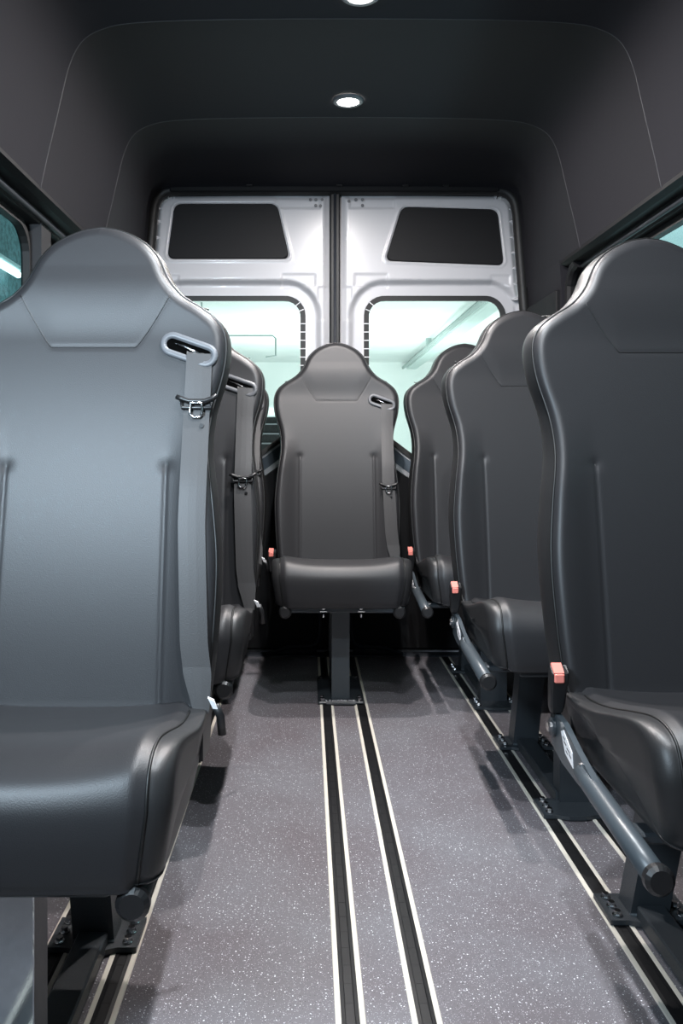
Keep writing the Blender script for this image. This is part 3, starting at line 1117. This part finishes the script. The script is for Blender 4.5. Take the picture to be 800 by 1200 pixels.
# =================================================================== CEILING LAMPS
for i, (y, lab) in enumerate(((2.78, 'round white spot lamp lit in the dark ceiling, the one nearer the rear doors'),
                 (2.13, 'round white spot lamp lit in the ceiling at the top edge of the picture'),
                 (1.48, 'round spot lamp in the ceiling above the front seats'),
                 (0.83, 'round spot lamp in the ceiling above the camera side of the aisle'))):
    e = empty('ceiling_lamp', (0.018, y, 2.0135))
    b = MB()
    n = 32
    secs = []
    for z, r in ((0.0, 0.050), (-0.005, 0.050), (-0.009, 0.044), (-0.009, 0.036), (-0.003, 0.034)):
        secs.append([(r * math.cos(2 * PI * k / n), r * math.sin(2 * PI * k / n), z) for k in range(n)])
    b.loft(secs, cap=False)
    b.build('bezel', M['plastic_grey'], e, True)
    b = MB(); b.cyl((0, 0, -0.0065), (0, 0, 1), 0.0345, 0.004, 28)
    b.build('lens', M['lamp'], e)
    tag(e, lab, 'lamp', 'ceiling spot lamps')
    l = area('lamp_light', (0.018, y, 1.998), (0.018, y, 0), 0.04, 0.04, 23, (1.0, 0.94, 0.92) if y > 2 else (0.90, 0.95, 1.0), 'DISK')
    l.parent = None

# =================================================================== WORKSHOP OUTSIDE
b = MB(); b.box(-6, 4.4, -5, 21, -0.70, -0.60)
struct(b.build('floor_outside', M['gfloor']))
b = MB(); b.box(-6, 4.4, -5, 21, 2.93, 3.03)
struct(b.build('ceiling_outside', M['conc']))
b = MB(); b.box(-6, 4.4, 20.4, 20.6, -0.6, 2.93)
struct(b.build('wall_back', M['conc']))
b = MB(); b.box(4.3, 4.4, -5, 20.4, -0.6, 2.93)
struct(b.build('wall_outside_right', M['conc']))
b = MB(); b.box(-2.7, -2.6, -5, 20.4, -0.6, 2.93)
struct(b.build('wall_outside_left', M['teal']))
b = MB(); b.box(2.25, 2.50, 3.95, 20.38, 2.76, 2.93, 0.02)
tag(b.build('ceiling_beam', M['beam']), 'pale beam running along the workshop ceiling seen through the right rear window', 'beam')
b = MB(); b.tube([(2.15, 5.2, 2.78), (2.15, 20.2, 2.78)], 0.035, 8); b.box(2.10, 2.20, 9.9, 9.95, 2.78, 2.94); b.box(2.10, 2.20, 15.9, 15.95, 2.78, 2.94)
tag(b.build('ceiling_pipe', M['pipe']), 'thin grey pipe under the workshop ceiling beam, right rear window', 'pipe')
b = MB()
b.tube([(-1.6, 12.0, 2.46), (-0.60, 12.0, 2.46), (-0.56, 12.0, 2.42), (-0.56, 12.0, 2.18), (-0.70, 12.0, 2.16)], 0.012, 8)
b.tube([(-1.6, 12.0, 2.46), (-1.6, 12.0, 2.94)], 0.012, 8)
tag(b.build('hanging_conduit', M['pipe']), 'thin grey conduit hanging from the workshop ceiling, left rear window', 'conduit')
# louvred unit seen low in the left rear window
e = empty('louvred_unit', (-0.72, 9.0, -0.6))
b = MB(); b.box(-0.6, 0.42, -0.15, 0.25, 0.0, 1.92, 0.02); b.build('casing', M['conc'], e)
b = MB(); b.box(-0.5, 0.36, -0.16, -0.145, 1.15, 1.80); b.build('grille', M['trim'], e)
b = MB()
for k in range(6): b.box(-0.5, 0.36, -0.175, -0.158, 1.22 + k * 0.10, 1.235 + k * 0.10)
b.build('slat', M['plastic_grey'], e)['kind'] = 'stuff'
tag(e, 'white louvred unit with dark grille seen low through the left rear window', 'louvre')
# wall rail with bolts seen between the middle and rear right seats
e = empty('wall_strip', (1.30, 10.0, 0.4))
b = MB(); b.box(-0.12, 0.12, -0.02, 0.02, -1.0, 1.05, 0.01); b.build('board', M['conc'], e)
for k in range(4):
    b = MB(); b.cyl((-0.02 + 0.015 * k, -0.02, 0.15 + 0.24 * k), (0, -1, 0), 0.02, 0.01, 12); b.build('bolt', M['trim'], e)
tag(e, 'pale upright board with dark bolts seen between the aisle seat and rear right seat', 'board')
# tube lamps of the workshop beyond the side windows
for (x, y, z, ry, lab) in ((-2.50, 6.0, 2.36, 0, 'bright tube lamp glowing through the front left side window'),):
    e = empty('tube_lamp', (x, y, z))
    b = MB(); b.box(-0.10, 0.03, -1.1, 1.1, -0.02, 0.02, 0.008); b.build('housing', M['pipe'], e)
    b = MB(); b.tube([(0, -1.05, -0.05), (0, 1.05, -0.05)], 0.026, 12); b.build('tube', M['tube'], e, True)
    tag(e, lab, 'lamp')
